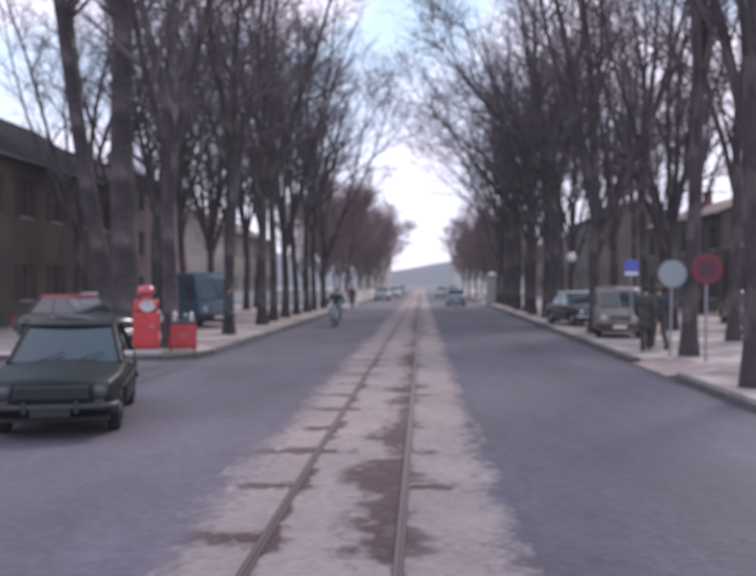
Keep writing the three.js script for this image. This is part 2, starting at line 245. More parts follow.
// ---------------------------------------------------------------- plane trees
const barkTex = tex(256, 512, (u, v) => { const a = fbm(u * 6, v * 2.5, 5, 6, 5), p = fbm(u * 3 + 7, v * 1.5 + 2, 3, 3, 3), f = fbm(u * 24, v * 8, 3, 24, 16); let k = 0.7 + 0.7 * a + (f - 0.5) * 0.5; const pl = sstep(0.50, 0.70, p); return [lerp(0.055, 0.112, pl) * k, lerp(0.041, 0.088, pl) * k, lerp(0.045, 0.088, pl) * k]; }, 1, 2);
const barkBump = tex(128, 256, (u, v) => { const n = fbm(u * 12, v * 4, 4, 12, 8); return [n, n, n]; }, 1, 2, 0, 0, false);
const bark = std({ map: barkTex, bumpMap: barkBump, bumpScale: 0.03, roughness: 0.95 });
const twigMat = std({ color: lin(0.115, 0.082, 0.094), roughness: 0.95 }), twigRed = std({ color: lin(0.19, 0.105, 0.11), roughness: 0.95 });
class TubeBag {
  constructor() { this.P = []; this.N = []; this.U = []; this.I = []; }
  add(pts, rad, n) {                             // pts: Vector3 list, rad: radius list
    const b = this.P.length / 3; let prev = null, v = 0;
    for (let i = 0; i < pts.length; i++) {
      const t = (i < pts.length - 1 ? pts[i + 1].clone().sub(pts[i]) : pts[i].clone().sub(pts[i - 1])).normalize();
      let x = prev ? prev.clone().addScaledVector(t, -prev.dot(t)) : Math.abs(t.y) > 0.9 ? V(1, 0, 0).addScaledVector(t, -t.x) : V(0, 1, 0).addScaledVector(t, -t.y); x.normalize(); prev = x;
      const y = t.clone().cross(x); if (i) v += pts[i].distanceTo(pts[i - 1]);
      for (let k = 0; k <= n; k++) { const a = k / n * Math.PI * 2, c = Math.cos(a), s = Math.sin(a), nx = x.x * c + y.x * s, ny = x.y * c + y.y * s, nz = x.z * c + y.z * s; this.P.push(pts[i].x + nx * rad[i], pts[i].y + ny * rad[i], pts[i].z + nz * rad[i]); this.N.push(nx, ny, nz); this.U.push(k / n, v); }
    }
    const w = n + 1; for (let i = 0; i < pts.length - 1; i++) for (let k = 0; k < n; k++) { const a = b + i * w + k; this.I.push(a, a + 1, a + w, a + 1, a + w + 1, a + w); }
  }
  geo() { const g = new THREE.BufferGeometry(); g.setAttribute('position', new THREE.Float32BufferAttribute(this.P, 3)); g.setAttribute('normal', new THREE.Float32BufferAttribute(this.N, 3)); g.setAttribute('uv', new THREE.Float32BufferAttribute(this.U, 2)); g.setIndex(this.I); return g; }
}
function makeTree({ seed, H = 17, r = 0.26, fork = 5, lean = [0, 0], limbs = 4, spread = 0.3, twigs = twigMat, dense = 1, forkAngle = 0.28, reach = 0, tw = 1 }) {
  const q = rng(seed), rn = (a, b) => a + (b - a) * q();
  const t = new THREE.Group(); t.name = 'plane_tree';
  const crown = new TubeBag();
  const trunk = new TubeBag(), tp = [], tr = [];
  for (let i = 0; i <= 12; i++) { const k = i / 12, y = k * fork; tp.push(V(lean[0] * y + 0.10 * Math.sin(k * 5 + seed) * k, y - (i ? 0 : 0.15), lean[1] * y + 0.10 * Math.cos(k * 4 + seed) * k)); tr.push(r * (1 + 0.5 * Math.exp(-y / 0.28) - 0.25 * k) * (1 + 0.04 * (q() - 0.5))); }
  trunk.add(tp, tr, 14);
  obj('trunk', trunk.geo(), bark, t);
  const grow = (from, dir, len, rad, nseg, wob, upPull) => { const pts = [from.clone()], rr = [rad]; let p = from.clone(), d = dir.clone(); for (let i = 1; i <= nseg; i++) { d.x += rn(-wob, wob); d.z += rn(-wob, wob); d.y += upPull + rn(-wob, wob) * 0.5; d.normalize(); p = p.clone().addScaledVector(d, len / nseg); pts.push(p); rr.push(rad * Math.pow(1 - i / nseg, 0.8) + rad * 0.12); } return { pts, rr }; };
  const perp = (d, a) => { const s = Math.abs(d.y) > 0.95 ? V(1, 0, 0) : V(0, 1, 0), x = s.cross(d).normalize(), y = d.clone().cross(x); return x.multiplyScalar(Math.cos(a)).addScaledVector(y, Math.sin(a)); };
  const top = tp[12], a0 = rn(0, 6.28);
  for (let l = 0; l < limbs + reach; l++) {
    const far = l >= limbs, az = far ? Math.PI + rn(-0.5, 0.5) : a0 + l / limbs * 6.283 + rn(-0.4, 0.4), tilt = far ? rn(0.55, 0.85) : forkAngle * rn(0.6, 1.3) * (l === 0 ? 0.4 : 1);
    const dir = V(Math.cos(az) * Math.sin(tilt) + lean[0], Math.cos(tilt), Math.sin(az) * Math.sin(tilt) + lean[1]).normalize();
    const start = l < 3 || far ? top.clone().addScaledVector(up, -0.15) : tp[12 - (l - 2) * 2].clone(), L = (H - start.y) * rn(0.85, 1.05) * (far ? 0.8 : 1), lr = r * (far ? 0.36 : l < 2 ? 0.62 : 0.46) * rn(0.9, 1.1);
    const main = grow(start, dir, L, lr, 12, 0.075, 0.012 + spread * 0.01);
    const bag = new TubeBag(); bag.add(main.pts, main.rr, 8); obj('limb', bag.geo(), bark, t);
    const nb = Math.round(13 * dense);
    for (let b = 0; b < nb; b++) {
      const k = rn(0.12, 0.99) * 12, i = Math.min(11, k | 0), f = k - i, p = main.pts[i].clone().lerp(main.pts[i + 1], f), d = main.pts[i + 1].clone().sub(main.pts[i]).normalize(), br = lerp(main.rr[i], main.rr[i + 1], f) * rn(0.4, 0.65);
      const bd = d.clone().multiplyScalar(0.75).addScaledVector(perp(d, rn(0, 6.28)), rn(0.45, 0.95)).normalize(), bl = rn(1.8, 4.2) * (1.15 - k / 12 * 0.55) * (0.6 + spread);
      const B = grow(p, bd, bl, Math.max(0.02, br), 6, 0.13, 0.05); crown.add(B.pts, B.rr, 4);
      const nt = Math.round(rn(6, 9) * dense);
      for (let w = 0; w < nt; w++) {
        const kk = rn(0.15, 0.99) * 6, ii = Math.min(5, kk | 0), pp = B.pts[ii].clone().lerp(B.pts[ii + 1], kk - ii), dd = B.pts[ii + 1].clone().sub(B.pts[ii]).normalize();
        const td = dd.clone().multiplyScalar(0.7).addScaledVector(perp(dd, rn(0, 6.28)), rn(0.4, 0.9)).normalize(), T = grow(pp, td, rn(0.7, 1.7), Math.max(0.013 * tw, B.rr[ii] * 0.45), 3, 0.2, 0.04); crown.add(T.pts, T.rr, 3);
        const nf = Math.round(rn(3, 5) * dense);
        for (let z = 0; z < nf; z++) { const j = rn(0, 2.99), jj = j | 0, p2 = T.pts[jj].clone().lerp(T.pts[jj + 1], j - jj), d2 = T.pts[jj + 1].clone().sub(T.pts[jj]).normalize(), fd = d2.multiplyScalar(0.7).addScaledVector(perp(d2, rn(0, 6.28)), rn(0.4, 0.9)).normalize(), fl = rn(0.3, 0.75); crown.add([p2, p2.clone().addScaledVector(fd, fl)], [0.011 * tw, 0.005 * tw], 3); }
      }
    }
  }
  obj('crown', crown.geo(), twigs, t);
  return t;
}
const variants = [
  makeTree({ seed: 11, H: 18, dense: 1.0, r: 0.22, fork: 5.4, limbs: 5 }), makeTree({ seed: 23, H: 17, dense: 1.0, r: 0.2, fork: 6.6, limbs: 5, lean: [0.03, 0.02], spread: 0.25 }),
  makeTree({ seed: 37, H: 18.5, dense: 1.0, r: 0.21, fork: 4.6, limbs: 6, spread: 0.35 }), makeTree({ seed: 53, H: 16.5, dense: 1.0, r: 0.19, fork: 7.2, limbs: 5, lean: [-0.03, 0.01] }),
];
const reaching = makeTree({ seed: 131, H: 18, r: 0.21, fork: 6.2, limbs: 4, reach: 3, spread: 0.35, dense: 0.85 });
const forked = makeTree({ seed: 71, H: 17.5, r: 0.22, fork: 5.6, limbs: 4, forkAngle: 0.5, spread: 0.35 });
const leaning = makeTree({ seed: 91, H: 18, r: 0.29, fork: 11, lean: [-0.17, 0.0], limbs: 4, forkAngle: 0.22 });
const stout = makeTree({ seed: 97, H: 18, r: 0.40, fork: 9.8, limbs: 4, forkAngle: 0.25, lean: [-0.02, 0] });
const rightEdge = makeTree({ seed: 101, H: 18, r: 0.2, fork: 8, limbs: 6, spread: 0.3 });
function plant(src, x, d, turn, label, group, s = 1) { const o = src.clone(); o.name = numbered('plane_tree'); scene.add(o); o.position.set(x, 0.12, -d); o.rotation.y = turn; if (typeof s === 'number') o.scale.setScalar(s); else o.scale.set(...s); tag(o, label, 'tree', group); return o; }
{
  const q = rng(909);
  plant(forked, -6.85, 24.6, 0.35, 'bare plane tree with a wide low fork on the corner by the petrol pump');
  plant(leaning, -9.9, 29, 0, 'bare plane tree leaning away from the road in front of the brown house');
  plant(stout, -8.9, 27.2, 0, 'stout tall plane tree trunk rising between the leaning and the forked tree');
  plant(rightEdge, 5.65, 15.8, 1.2, 'tall plane tree beside the lowered kerb and red ringed sign');
  plant(variants[3], 6.5, 22.6, 2.0, 'slim plane tree standing behind the round pale sign');
  const rowL = [31.8, 38.4, 42.5, 46.6, 50.8, 55, 59.2, 63.4], rowR = [33, 42.6, 47, 51.5, 56, 60.6, 65.2, 70, 74.4, 78.4];
  rowL.forEach((d, i) => plant(i === 5 ? reaching : variants[(i * 3 + 1) % 4], -6.9 + (q() - 0.5) * 0.3, d, i === 5 ? Math.PI + (q() - 0.5) * 0.6 : q() * 6.28, 'tall bare plane tree in the kerb row on the petrol pump side', 'kerb row of planes, petrol pump side', 0.94 + q() * 0.12));
  rowR.forEach((d, i) => plant(i % 2 ? reaching : variants[(i * 3 + 2) % 4], kR(d) + 1.0 + (q() - 0.5) * 0.3, d, i % 2 ? (q() - 0.5) * 0.7 : q() * 6.28, 'tall bare plane tree in the kerb row on the road sign side', 'kerb row of planes, road sign side', 0.94 + q() * 0.12));
  [39.5, 44.5, 49.5, 54.5, 60, 64.6].forEach((d, i) => plant(variants[i % 4], -11.6 + (q() - 0.5) * 0.6, d, q() * 6.28, 'bare plane tree in the inner row along the brown and pink houses', 'inner row of planes by the brown and pink houses', 0.92 + q() * 0.12));
  [28.5, 35, 41, 47.2, 53, 59.4, 66, 72, 78].forEach((d, i) => plant(variants[(i + 1) % 4], 9.7 + (q() - 0.5) * 0.6, d, q() * 6.28, 'bare plane tree in the inner row along the red tiled houses', 'inner row of planes by the red tiled houses', 0.92 + q() * 0.12));
  [38, 44, 50, 56, 62].forEach((d, i) => plant(variants[(i + 2) % 4], -14.6 + (q() - 0.5) * 0.6, d, q() * 6.28, 'bare plane tree in the back row close to the brown and pink house fronts', 'back row of planes at the brown and pink house fronts', 0.86 + q() * 0.12));
  [34, 43, 53, 61, 69, 77].forEach((d, i) => plant(variants[(i + 3) % 4], 15.9 + (q() - 0.5) * 0.6, d, q() * 6.28, 'bare plane tree in the back row close to the red tiled house fronts', 'back row of planes at the red tiled house fronts', 0.86 + q() * 0.12));
  const fv = [makeTree({ seed: 211, H: 13, r: 0.17, fork: 2.6, limbs: 5, spread: 0.5, twigs: twigRed, dense: 1.35, tw: 1.7, forkAngle: 0.5 }), makeTree({ seed: 223, H: 12, r: 0.16, fork: 2.3, limbs: 5, spread: 0.5, twigs: twigRed, dense: 1.35, tw: 1.7, forkAngle: 0.55 })];
  for (let i = 0; i < 14; i++) plant(fv[i % 2], -7.6 - (i % 3) * 3.1, 92 + i * 6.5, q() * 6.28, 'reddish budding tree past the cross street in front of the pale house', 'reddish trees by the pale far house', 0.95 + q() * 0.15);
  for (let i = 0; i < 10; i++) plant(fv[(i + 1) % 2], 7.2 + (i % 3) * 2.4, 102 + i * 6.5, q() * 6.28, 'reddish budding tree past the cross street in front of the pink house', 'reddish trees by the pink far house', 0.82 + q() * 0.12);
}

// ---------------------------------------------------------------- vehicles
const paintWear = mottle([0.82, 0.82, 0.82], 0.45, 3, 2);
const paint = (r, g, b, rough = 0.28) => new THREE.MeshPhysicalMaterial({ color: lin(r, g, b), map: paintWear, roughness: rough + 0.1, clearcoat: 0.7, clearcoatRoughness: 0.15 });
const chrome = std({ color: lin(0.6, 0.6, 0.6), metalness: 1, roughness: 0.22 }), rubber = std({ color: lin(0.018, 0.018, 0.02), roughness: 0.9 }), darkTrim = std({ color: lin(0.02, 0.02, 0.022), roughness: 0.6 });
const lensMat = new THREE.MeshPhysicalMaterial({ color: lin(0.42, 0.42, 0.45), roughness: 0.12, clearcoat: 1 }), amber = std({ color: lin(0.1, 0.05, 0.025), roughness: 0.25 }), redLens = std({ color: lin(0.4, 0.02, 0.02), roughness: 0.25 }), plateMat = std({ color: lin(0.6, 0.58, 0.5), roughness: 0.5 });
const tyreG = lathe([[0.19, -0.08], [0.27, -0.085], [0.30, -0.065], [0.305, 0], [0.30, 0.065], [0.27, 0.085], [0.19, 0.08]], 28).rotateZ(Math.PI / 2), rimG = mergeGeometries([lathe([[0.0, 0.05], [0.06, 0.06], [0.09, 0.045], [0.13, 0.03], [0.17, 0.055], [0.195, 0.06], [0.2, -0.06], [0, -0.06]], 24)]).rotateZ(-Math.PI / 2), capG = lathe([[0.0, 0.085], [0.05, 0.08], [0.085, 0.062], [0.09, 0.045]], 20).rotateZ(-Math.PI / 2);
function wheel(parent, x, z, s = 1) { const w = obj('wheel', tyreG, rubber, parent); w.position.set(x, 0.305 * s, z); w.scale.setScalar(s); if (x < 0) w.rotation.y = Math.PI; obj('rim', rimG, std({ color: lin(0.3, 0.3, 0.31), metalness: 0.5, roughness: 0.45 }), w); obj('hub_cap', capG, chrome, w); }
function bodyShell(profile, wheels, width, wr, taper, tumble, crown, beltY) {   // profile in (z, y), front is +z
  const s = new THREE.Shape(); s.moveTo(profile[0][0], profile[0][1]);
  for (const p of profile.slice(1)) p.length === 2 ? s.lineTo(p[0], p[1]) : s.quadraticCurveTo(p[0], p[1], p[2], p[3]);
  const low = profile[0][1];
  for (const wz of [...wheels].sort((a, b) => a - b)) { s.lineTo(wz - wr, low); s.absarc(wz, 0.30, wr, Math.PI, 0, true); s.lineTo(wz + wr, low); }
  s.closePath();
  const bev = 0.06, g = new THREE.ExtrudeGeometry(s, { depth: width - 2 * bev, steps: 10, curveSegments: 10, bevelEnabled: true, bevelThickness: bev, bevelSize: bev, bevelOffset: -bev, bevelSegments: 4 }).translate(0, 0, -(width - 2 * bev) / 2).rotateY(-Math.PI / 2);
  const p = g.attributes.position, hw = width / 2, zm = Math.max(...profile.map(a => a[a.length - 2]));
  for (let i = 0; i < p.count; i++) { let x = p.getX(i), y = p.getY(i), z = p.getZ(i); const e = sstep(0.55, 1, Math.abs(z) / zm); const f = x / hw; x *= 1 - taper * e * e - tumble * Math.pow(clamp((y - 0.62) / 0.9), 1.2); z -= Math.sign(z) * e * 0.16 * f * f; if (y > beltY) y -= crown * f * f; p.setXYZ(i, x, y, z); }
  g.computeVertexNormals(); return toCreasedNormals(g, 0.55);
}
function saloon({ name = 'car', label, body, at, turn = 0, group, sx = 1, roofMat, metal = chrome, plates = plateMat, lens = lensMat, sy = 1 }) {
  const o = thing(name, label, 'car', at, turn, group);
  // profile runs rear bottom -> up -> over -> front bottom
  const prof = [[-1.98, 0.27], [-2.1, 0.34, -2.08, 0.58], [-2.08, 0.84, -1.9, 0.88], [-1.4, 0.935, -0.95, 0.93], [0.78, 0.93], [1.5, 0.86, 1.9, 0.78], [2.04, 0.74, 2.04, 0.58], [2.06, 0.34, 1.96, 0.27]];
  prof.reverse(); const pr = [[1.96, 0.27], [2.07, 0.34, 2.05, 0.56], [2.05, 0.76, 1.86, 0.79], [1.4, 0.875, 0.78, 0.93], [-0.95, 0.93], [-1.4, 0.935, -1.88, 0.88], [-2.08, 0.84, -2.08, 0.58], [-2.1, 0.34, -1.98, 0.27]];
  obj('body', bodyShell(pr, [-1.2, 1.28], 1.6, 0.365, 0.13, 0.08, 0.05, 0.7), body, o);
  obj('underbody', [box(1.3, 0.14, 3.6, 0, 0.27, 0), box(1.16, 0.3, 0.85, 0, 0.45, 1.28), box(1.16, 0.3, 0.85, 0, 0.45, -1.2)], darkTrim, o);
  const b = 0.885, t = 1.37, F0 = 0.84, F1 = 0.22, R0 = -1.22, R1 = -0.82, wb = 0.72, wt = 0.57;   // glasshouse
  const A = s => V(s * wb, b, F0), B = s => V(s * wt, t, F1), C = s => V(s * wt, t, R1), D = s => V(s * wb, b, R0);
  const roofS = new THREE.Shape(); roofS.moveTo(-wt - 0.015, F1); roofS.quadraticCurveTo(0, F1 + 0.07, wt + 0.015, F1); roofS.lineTo(wt + 0.015, R1 - 0.02); roofS.quadraticCurveTo(0, R1 - 0.08, -wt - 0.015, R1 - 0.02); roofS.closePath();
  const rg = new THREE.ExtrudeGeometry(roofS, { depth: 0.006, bevelEnabled: true, bevelThickness: 0.045, bevelSize: 0.2, bevelSegments: 6, bevelOffset: -0.185, steps: 1 }).rotateX(Math.PI / 2).translate(0, t + 0.012, 0);
  const roof = obj('roof', rg, roofMat || body, o);
  for (const s of [-1, 1]) for (const g of [bar(A(s), B(s), 0.03, 6), bar(D(s), C(s), 0.045, 6), bar(V(s * (wb - 0.005), b, -0.18), V(s * (wt - 0.005), t, -0.25), 0.026, 6)]) obj('pillar', g, body, o);
  const ins = (p, c, k = 0.05) => p.clone().lerp(c, k);
  const pane = (name, q4) => { const c = q4.reduce((a, v) => a.add(v), V(0, 0, 0)).multiplyScalar(0.25); return obj(name, plate(...q4.map(v => ins(v, c)), 0.015), glassDark, o); };
  pane('windscreen', [A(-1), A(1), B(1), B(-1)]); pane('rear_window', [D(1), D(-1), C(-1), C(1)]);
  for (const s of [-1, 1]) for (const [z0, z1, y0, y1] of [[F0, -0.18, F1, -0.25], [-0.18, R0, -0.25, R1]]) { const q4 = [V(s * wb, b, z0), V(s * wb, b, z1), V(s * wt, t, y1), V(s * wt, t, y0)]; pane('side_window', s > 0 ? q4 : [q4[1], q4[0], q4[3], q4[2]]); }
  obj('cabin_floor', box(1.1, 0.05, 1.7, 0, b - 0.02, -0.2), darkTrim, o);
  // front
  const grille = obj('grille', rbox(0.86, 0.17, 0.05, 0.02, 0, 0.60, 2.035), darkTrim, o); for (let i = 0; i < 4; i++) obj('slat', box(0.82, 0.012, 0.02, 0, 0.54 + i * 0.04, 2.062), metal, grille);
  for (const s of [-1, 1]) { const h = obj('headlight', lathe([[0, 0.05], [0.05, 0.045], [0.085, 0.02], [0.09, 0]], 20).rotateX(Math.PI / 2).translate(s * 0.56, 0.61, 1.95), lens, o); obj('headlight_ring', new THREE.TorusGeometry(0.095, 0.014, 8, 24).translate(s * 0.56, 0.61, 1.96), metal, h); obj('indicator', rbox(0.12, 0.05, 0.05, 0.02, s * 0.55, 0.475, 1.965), amber, o); obj('tail_light', rbox(0.12, 0.2, 0.06, 0.02, s * 0.6, 0.66, -2.0), redLens, o); }
  for (const [z, n] of [[2.08, 1], [-2.12, -1]]) { const bp = obj('bumper', [tube([V(-0.74, 0.42, z - n * 0.28), V(-0.70, 0.42, z - n * 0.08), V(-0.45, 0.42, z - n * 0.01), V(0, 0.42, z), V(0.45, 0.42, z - n * 0.01), V(0.70, 0.42, z - n * 0.08), V(0.74, 0.42, z - n * 0.28)], 0.05, 30, 8), rbox(0.05, 0.16, 0.05, 0.015, -0.3, 0.42, z + n * 0.03), rbox(0.05, 0.16, 0.05, 0.015, 0.3, 0.42, z + n * 0.03)], metal, o); obj('number_plate', box(0.46, 0.11, 0.012, 0, n > 0 ? 0.36 : 0.52, z + n * (n > 0 ? 0.045 : 0.0)), plates, bp); }
  for (const s of [-1, 1]) { wheel(o, s * 0.68, 1.28, 0.98); wheel(o, s * 0.68, -1.2, 0.98);
    obj('door_handle', rbox(0.03, 0.03, 0.14, 0.01, s * 0.79, 0.8, -0.08), chrome, o); obj('side_trim', box(0.012, 0.02, 3.0, s * 0.795, 0.62, 0), chrome, o); }
  obj('door_mirror', [rbox(0.13, 0.09, 0.05, 0.02, 0.80, 0.98, 0.62), bar(V(0.72, 0.91, 0.6), V(0.79, 0.97, 0.62), 0.012)], chrome, o);
  obj('wiper', [bar(V(-0.35, 0.91, 0.86), V(-0.02, 1.03, 0.72), 0.009), bar(V(0.15, 0.91, 0.86), V(0.48, 1.03, 0.72), 0.009)], darkTrim, o);
  o.scale.set(sx, sy, 1); return o;
}
function van({ label, body, at, turn = 0, roofMat, H = 1.95 }) {
  const o = thing('van', label, 'van', at, turn), h = H;
  const pr = [[1.9, 0.3], [2.02, 0.36, 2.02, 0.6], [2.0, 0.98, 1.86, 1.08], [1.42, h - 0.16], [1.36, h - 0.03, 1.1, h], [-1.7, h], [-2.0, h, -2.02, h - 0.25], [-2.05, 0.36], [-2.03, 0.3, -1.95, 0.3]];
  obj('body', bodyShell(pr, [-1.25, 1.25], 1.62, 0.365, 0.07, 0.09, 0.05, 1.2), body, o);
  if (roofMat) obj('roof_panel', rbox(1.4, 0.06, 3.1, 0.025, 0, h + 0.005, -0.35), roofMat, o);
  obj('underbody', [box(1.3, 0.14, 3.5, 0, 0.3, 0), box(1.16, 0.3, 0.85, 0, 0.47, 1.25), box(1.16, 0.3, 0.85, 0, 0.47, -1.25)], darkTrim, o);
  const zf = y => lerp(1.86, 1.42, (y - 1.08) / (h - 0.16 - 1.08)) + 0.045, wv = y => 0.66 - 0.06 * (y - 1.1);
  const y0 = 1.14, y1 = h - 0.2; for (const s of [-1, 1]) { const a = s < 0 ? [-wv(y0), -0.03, -0.03, -wv(y1)] : [0.03, wv(y0), wv(y1), 0.03]; const dz = (x) => -0.11 * (x / 0.8) ** 2; obj('windscreen', plate(V(a[0], y0, zf(y0) + dz(a[0])), V(a[1], y0, zf(y0) + dz(a[1])), V(a[2], y1, zf(y1) + dz(a[2])), V(a[3], y1, zf(y1) + dz(a[3])), 0.02), glassDark, o); }
  for (const s of [-1, 1]) { const X = y => s * (0.812 * (1 - 0.09 * Math.pow(clamp((y - 0.62) / 0.9), 1.2)) + 0.004), q4 = [V(X(1.16), 1.16, 1.36), V(X(1.16), 1.16, 0.55), V(X(1.62), 1.62, 0.55), V(X(1.62), 1.62, 1.16)]; obj('side_window', s > 0 ? plate(...q4, 0.02) : plate(q4[1], q4[0], q4[3], q4[2], 0.02), glassDark, o);
    const hl = obj('headlight', lathe([[0, 0.05], [0.05, 0.045], [0.085, 0.02], [0.09, 0]], 20).rotateX(Math.PI / 2).translate(s * 0.53, 0.74, 1.93), lensMat, o); obj('headlight_ring', new THREE.TorusGeometry(0.095, 0.014, 8, 24).translate(s * 0.53, 0.74, 1.945), chrome, hl);
    wheel(o, s * 0.69, 1.25); wheel(o, s * 0.69, -1.25); obj('door_handle', rbox(0.03, 0.03, 0.12, 0.01, s * 0.81, 1.0, 0.6), chrome, o); obj('tail_light', rbox(0.1, 0.2, 0.05, 0.02, s * 0.6, 0.8, -2.02), redLens, o);
    obj('door_mirror', [rbox(0.12, 0.18, 0.04, 0.015, s * 0.92, 1.25, 1.3), bar(V(s * 0.78, 1.15, 1.28), V(s * 0.9, 1.22, 1.3), 0.012)], darkTrim, o); }
  const gr = obj('grille', rbox(0.7, 0.2, 0.04, 0.015, 0, 0.72, 2.0), darkTrim, o); for (let i = 0; i < 4; i++) obj('slat', box(0.66, 0.012, 0.02, 0, 0.65 + i * 0.045, 2.022), chrome, gr);
  const bp = obj('bumper', tube([V(-0.76, 0.46, 1.72), V(-0.70, 0.46, 1.98), V(0, 0.46, 2.07), V(0.70, 0.46, 1.98), V(0.76, 0.46, 1.72)], 0.055, 26, 8), darkTrim, o); obj('number_plate', box(0.46, 0.11, 0.012, 0, 0.43, 2.13), plateMat, bp);
  obj('rear_bumper', tube([V(-0.76, 0.46, -1.8), V(-0.70, 0.46, -2.06), V(0, 0.46, -2.1), V(0.70, 0.46, -2.06), V(0.76, 0.46, -1.8)], 0.05, 26, 8), darkTrim, o);
  return o;
}
const green = new THREE.MeshPhysicalMaterial({ color: lin(0.006, 0.009, 0.009), roughness: 0.5, specularIntensity: 0.35, clearcoat: 0.12, clearcoatRoughness: 0.35 }), red = paint(0.52, 0.03, 0.03), white = paint(0.66, 0.65, 0.62), navy = paint(0.05, 0.10, 0.145), beige = paint(0.46, 0.38, 0.34), teal = paint(0.07, 0.2, 0.22), greyP = paint(0.25, 0.26, 0.29), black = paint(0.02, 0.02, 0.024);
saloon({ label: 'very dark green saloon with round headlights driving towards the track', body: green, at: [-4.95, 0, -12.75], turn: R(14), metal: std({ color: lin(0.05, 0.05, 0.053), metalness: 0.5, roughness: 0.5 }), plates: darkTrim, lens: std({ color: lin(0.09, 0.09, 0.1), roughness: 0.35 }), sy: 0.94 });
saloon({ label: 'dark saloon with bright red roof on the forecourt of the brown house', body: paint(0.05, 0.055, 0.05), roofMat: red, at: [-10.2, 0.12, -26.5], turn: R(62) });
saloon({ label: 'white saloon parked behind the red roofed saloon', body: white, at: [-11.6, 0.12, -33.5], turn: R(80) });
van({ label: 'teal blue van with paler roof parked under the trees near the petrol pump', body: navy, roofMat: teal, at: [-9.3, 0.12, -37.5], turn: R(38), H: 2.15 });
van({ label: 'pale beige van parked on the promenade behind two walkers', body: paint(0.25, 0.19, 0.17), at: [6.5, 0.12, -31], turn: R(-8), H: 1.85 }).scale.setScalar(0.9);
saloon({ label: 'black saloon with white roof parked on the promenade beyond the beige van', body: black, roofMat: white, at: [6.55, 0.12, -39], turn: R(12) });
saloon({ label: 'dark blue saloon parked among the inner row trees behind the white roofed one', body: paint(0.03, 0.045, 0.09), at: [8.5, 0.12, -45.5], turn: R(20) });
saloon({ label: 'silver grey saloon parked between the inner trees behind the red ringed sign', body: paint(0.2, 0.21, 0.23), at: [12.2, 0.12, -33.5], turn: R(-12) });
saloon({ label: 'dark saloon parked along the low rust coloured house', body: black, at: [14.2, 0.12, -40.5], turn: R(0) });
saloon({ label: 'grey saloon parked along the two storey brown grey house', body: greyP, at: [14.2, 0.12, -62], turn: R(0) });
saloon({ label: 'pale blue grey saloon seen from behind in the traffic lane ahead', body: paint(0.22, 0.28, 0.34), roofMat: white, at: [2.85, 0, -77], turn: R(180) });
saloon({ label: 'white saloon far ahead beyond the cross street on the lane by the pink house', body: white, at: [2.6, 0, -122], turn: R(180) });
saloon({ label: 'beige saloon oncoming just past the cross street by the low pale wall', body: beige, at: [-4.3, 0, -99], turn: R(8) });
saloon({ label: 'white saloon oncoming behind the beige saloon', body: white, at: [-3.6, 0, -119], turn: 0 });
saloon({ label: 'grey saloon oncoming far down the avenue in haze', body: greyP, at: [-3.4, 0, -150], turn: 0 });
saloon({ label: 'dark saloon parked by the pink far house', body: black, at: [4.6, 0, -138], turn: R(180) });

// ---------------------------------------------------------------- people
function surfaceNet(f, lo, hi, c) {
  const n = [0, 1, 2].map(i => Math.ceil((hi[i] - lo[i]) / c) + 1), [nx, ny, nz] = n, F = new Float32Array(nx * ny * nz), id = (i, j, k) => (k * ny + j) * nx + i;
  for (let k = 0; k < nz; k++) for (let j = 0; j < ny; j++) for (let i = 0; i < nx; i++) F[id(i, j, k)] = f(lo[0] + i * c, lo[1] + j * c, lo[2] + k * c);
  const vid = new Int32Array(nx * ny * nz).fill(-1), P = [], I = [];
  for (let k = 0; k < nz - 1; k++) for (let j = 0; j < ny - 1; j++) for (let i = 0; i < nx - 1; i++) {
    let m = 0, sx = 0, sy = 0, sz = 0, cnt = 0; const v = []; for (let q = 0; q < 8; q++) { const a = F[id(i + (q & 1), j + (q >> 1 & 1), k + (q >> 2))]; v.push(a); if (a < 0) m |= 1 << q; } if (m === 0 || m === 255) continue;
    for (let q = 0; q < 8; q++) for (const b of [1, 2, 4]) if (!(q & b)) { const a0 = v[q], a1 = v[q | b]; if ((a0 < 0) !== (a1 < 0)) { const t = a0 / (a0 - a1); sx += (q & 1) + (b === 1 ? t : 0); sy += (q >> 1 & 1) + (b === 2 ? t : 0); sz += (q >> 2) + (b === 4 ? t : 0); cnt++; } }
    vid[id(i, j, k)] = P.length / 3; P.push(lo[0] + (i + sx / cnt) * c, lo[1] + (j + sy / cnt) * c, lo[2] + (k + sz / cnt) * c);
  }
  const quad = (a, b, d, e, fl) => { if (a < 0 || b < 0 || d < 0 || e < 0) return; fl ? I.push(a, b, d, a, d, e) : I.push(a, d, b, a, e, d); };
  for (let k = 1; k < nz - 1; k++) for (let j = 1; j < ny - 1; j++) for (let i = 1; i < nx - 1; i++) {
    const s = F[id(i, j, k)] < 0;
    if (s !== (F[id(i + 1, j, k)] < 0)) quad(vid[id(i, j - 1, k - 1)], vid[id(i, j, k - 1)], vid[id(i, j, k)], vid[id(i, j - 1, k)], s);
    if (s !== (F[id(i, j + 1, k)] < 0)) quad(vid[id(i - 1, j, k - 1)], vid[id(i - 1, j, k)], vid[id(i, j, k)], vid[id(i, j, k - 1)], s);
    if (s !== (F[id(i, j, k + 1)] < 0)) quad(vid[id(i - 1, j - 1, k)], vid[id(i, j - 1, k)], vid[id(i, j, k)], vid[id(i - 1, j, k)], s);
  }
  const g = new THREE.BufferGeometry(); g.setAttribute('position', new THREE.Float32BufferAttribute(P, 3)); g.setAttribute('uv', new THREE.Float32BufferAttribute(new Float32Array(P.length / 3 * 2), 2)); g.setIndex(I); g.computeVertexNormals(); return g;
}
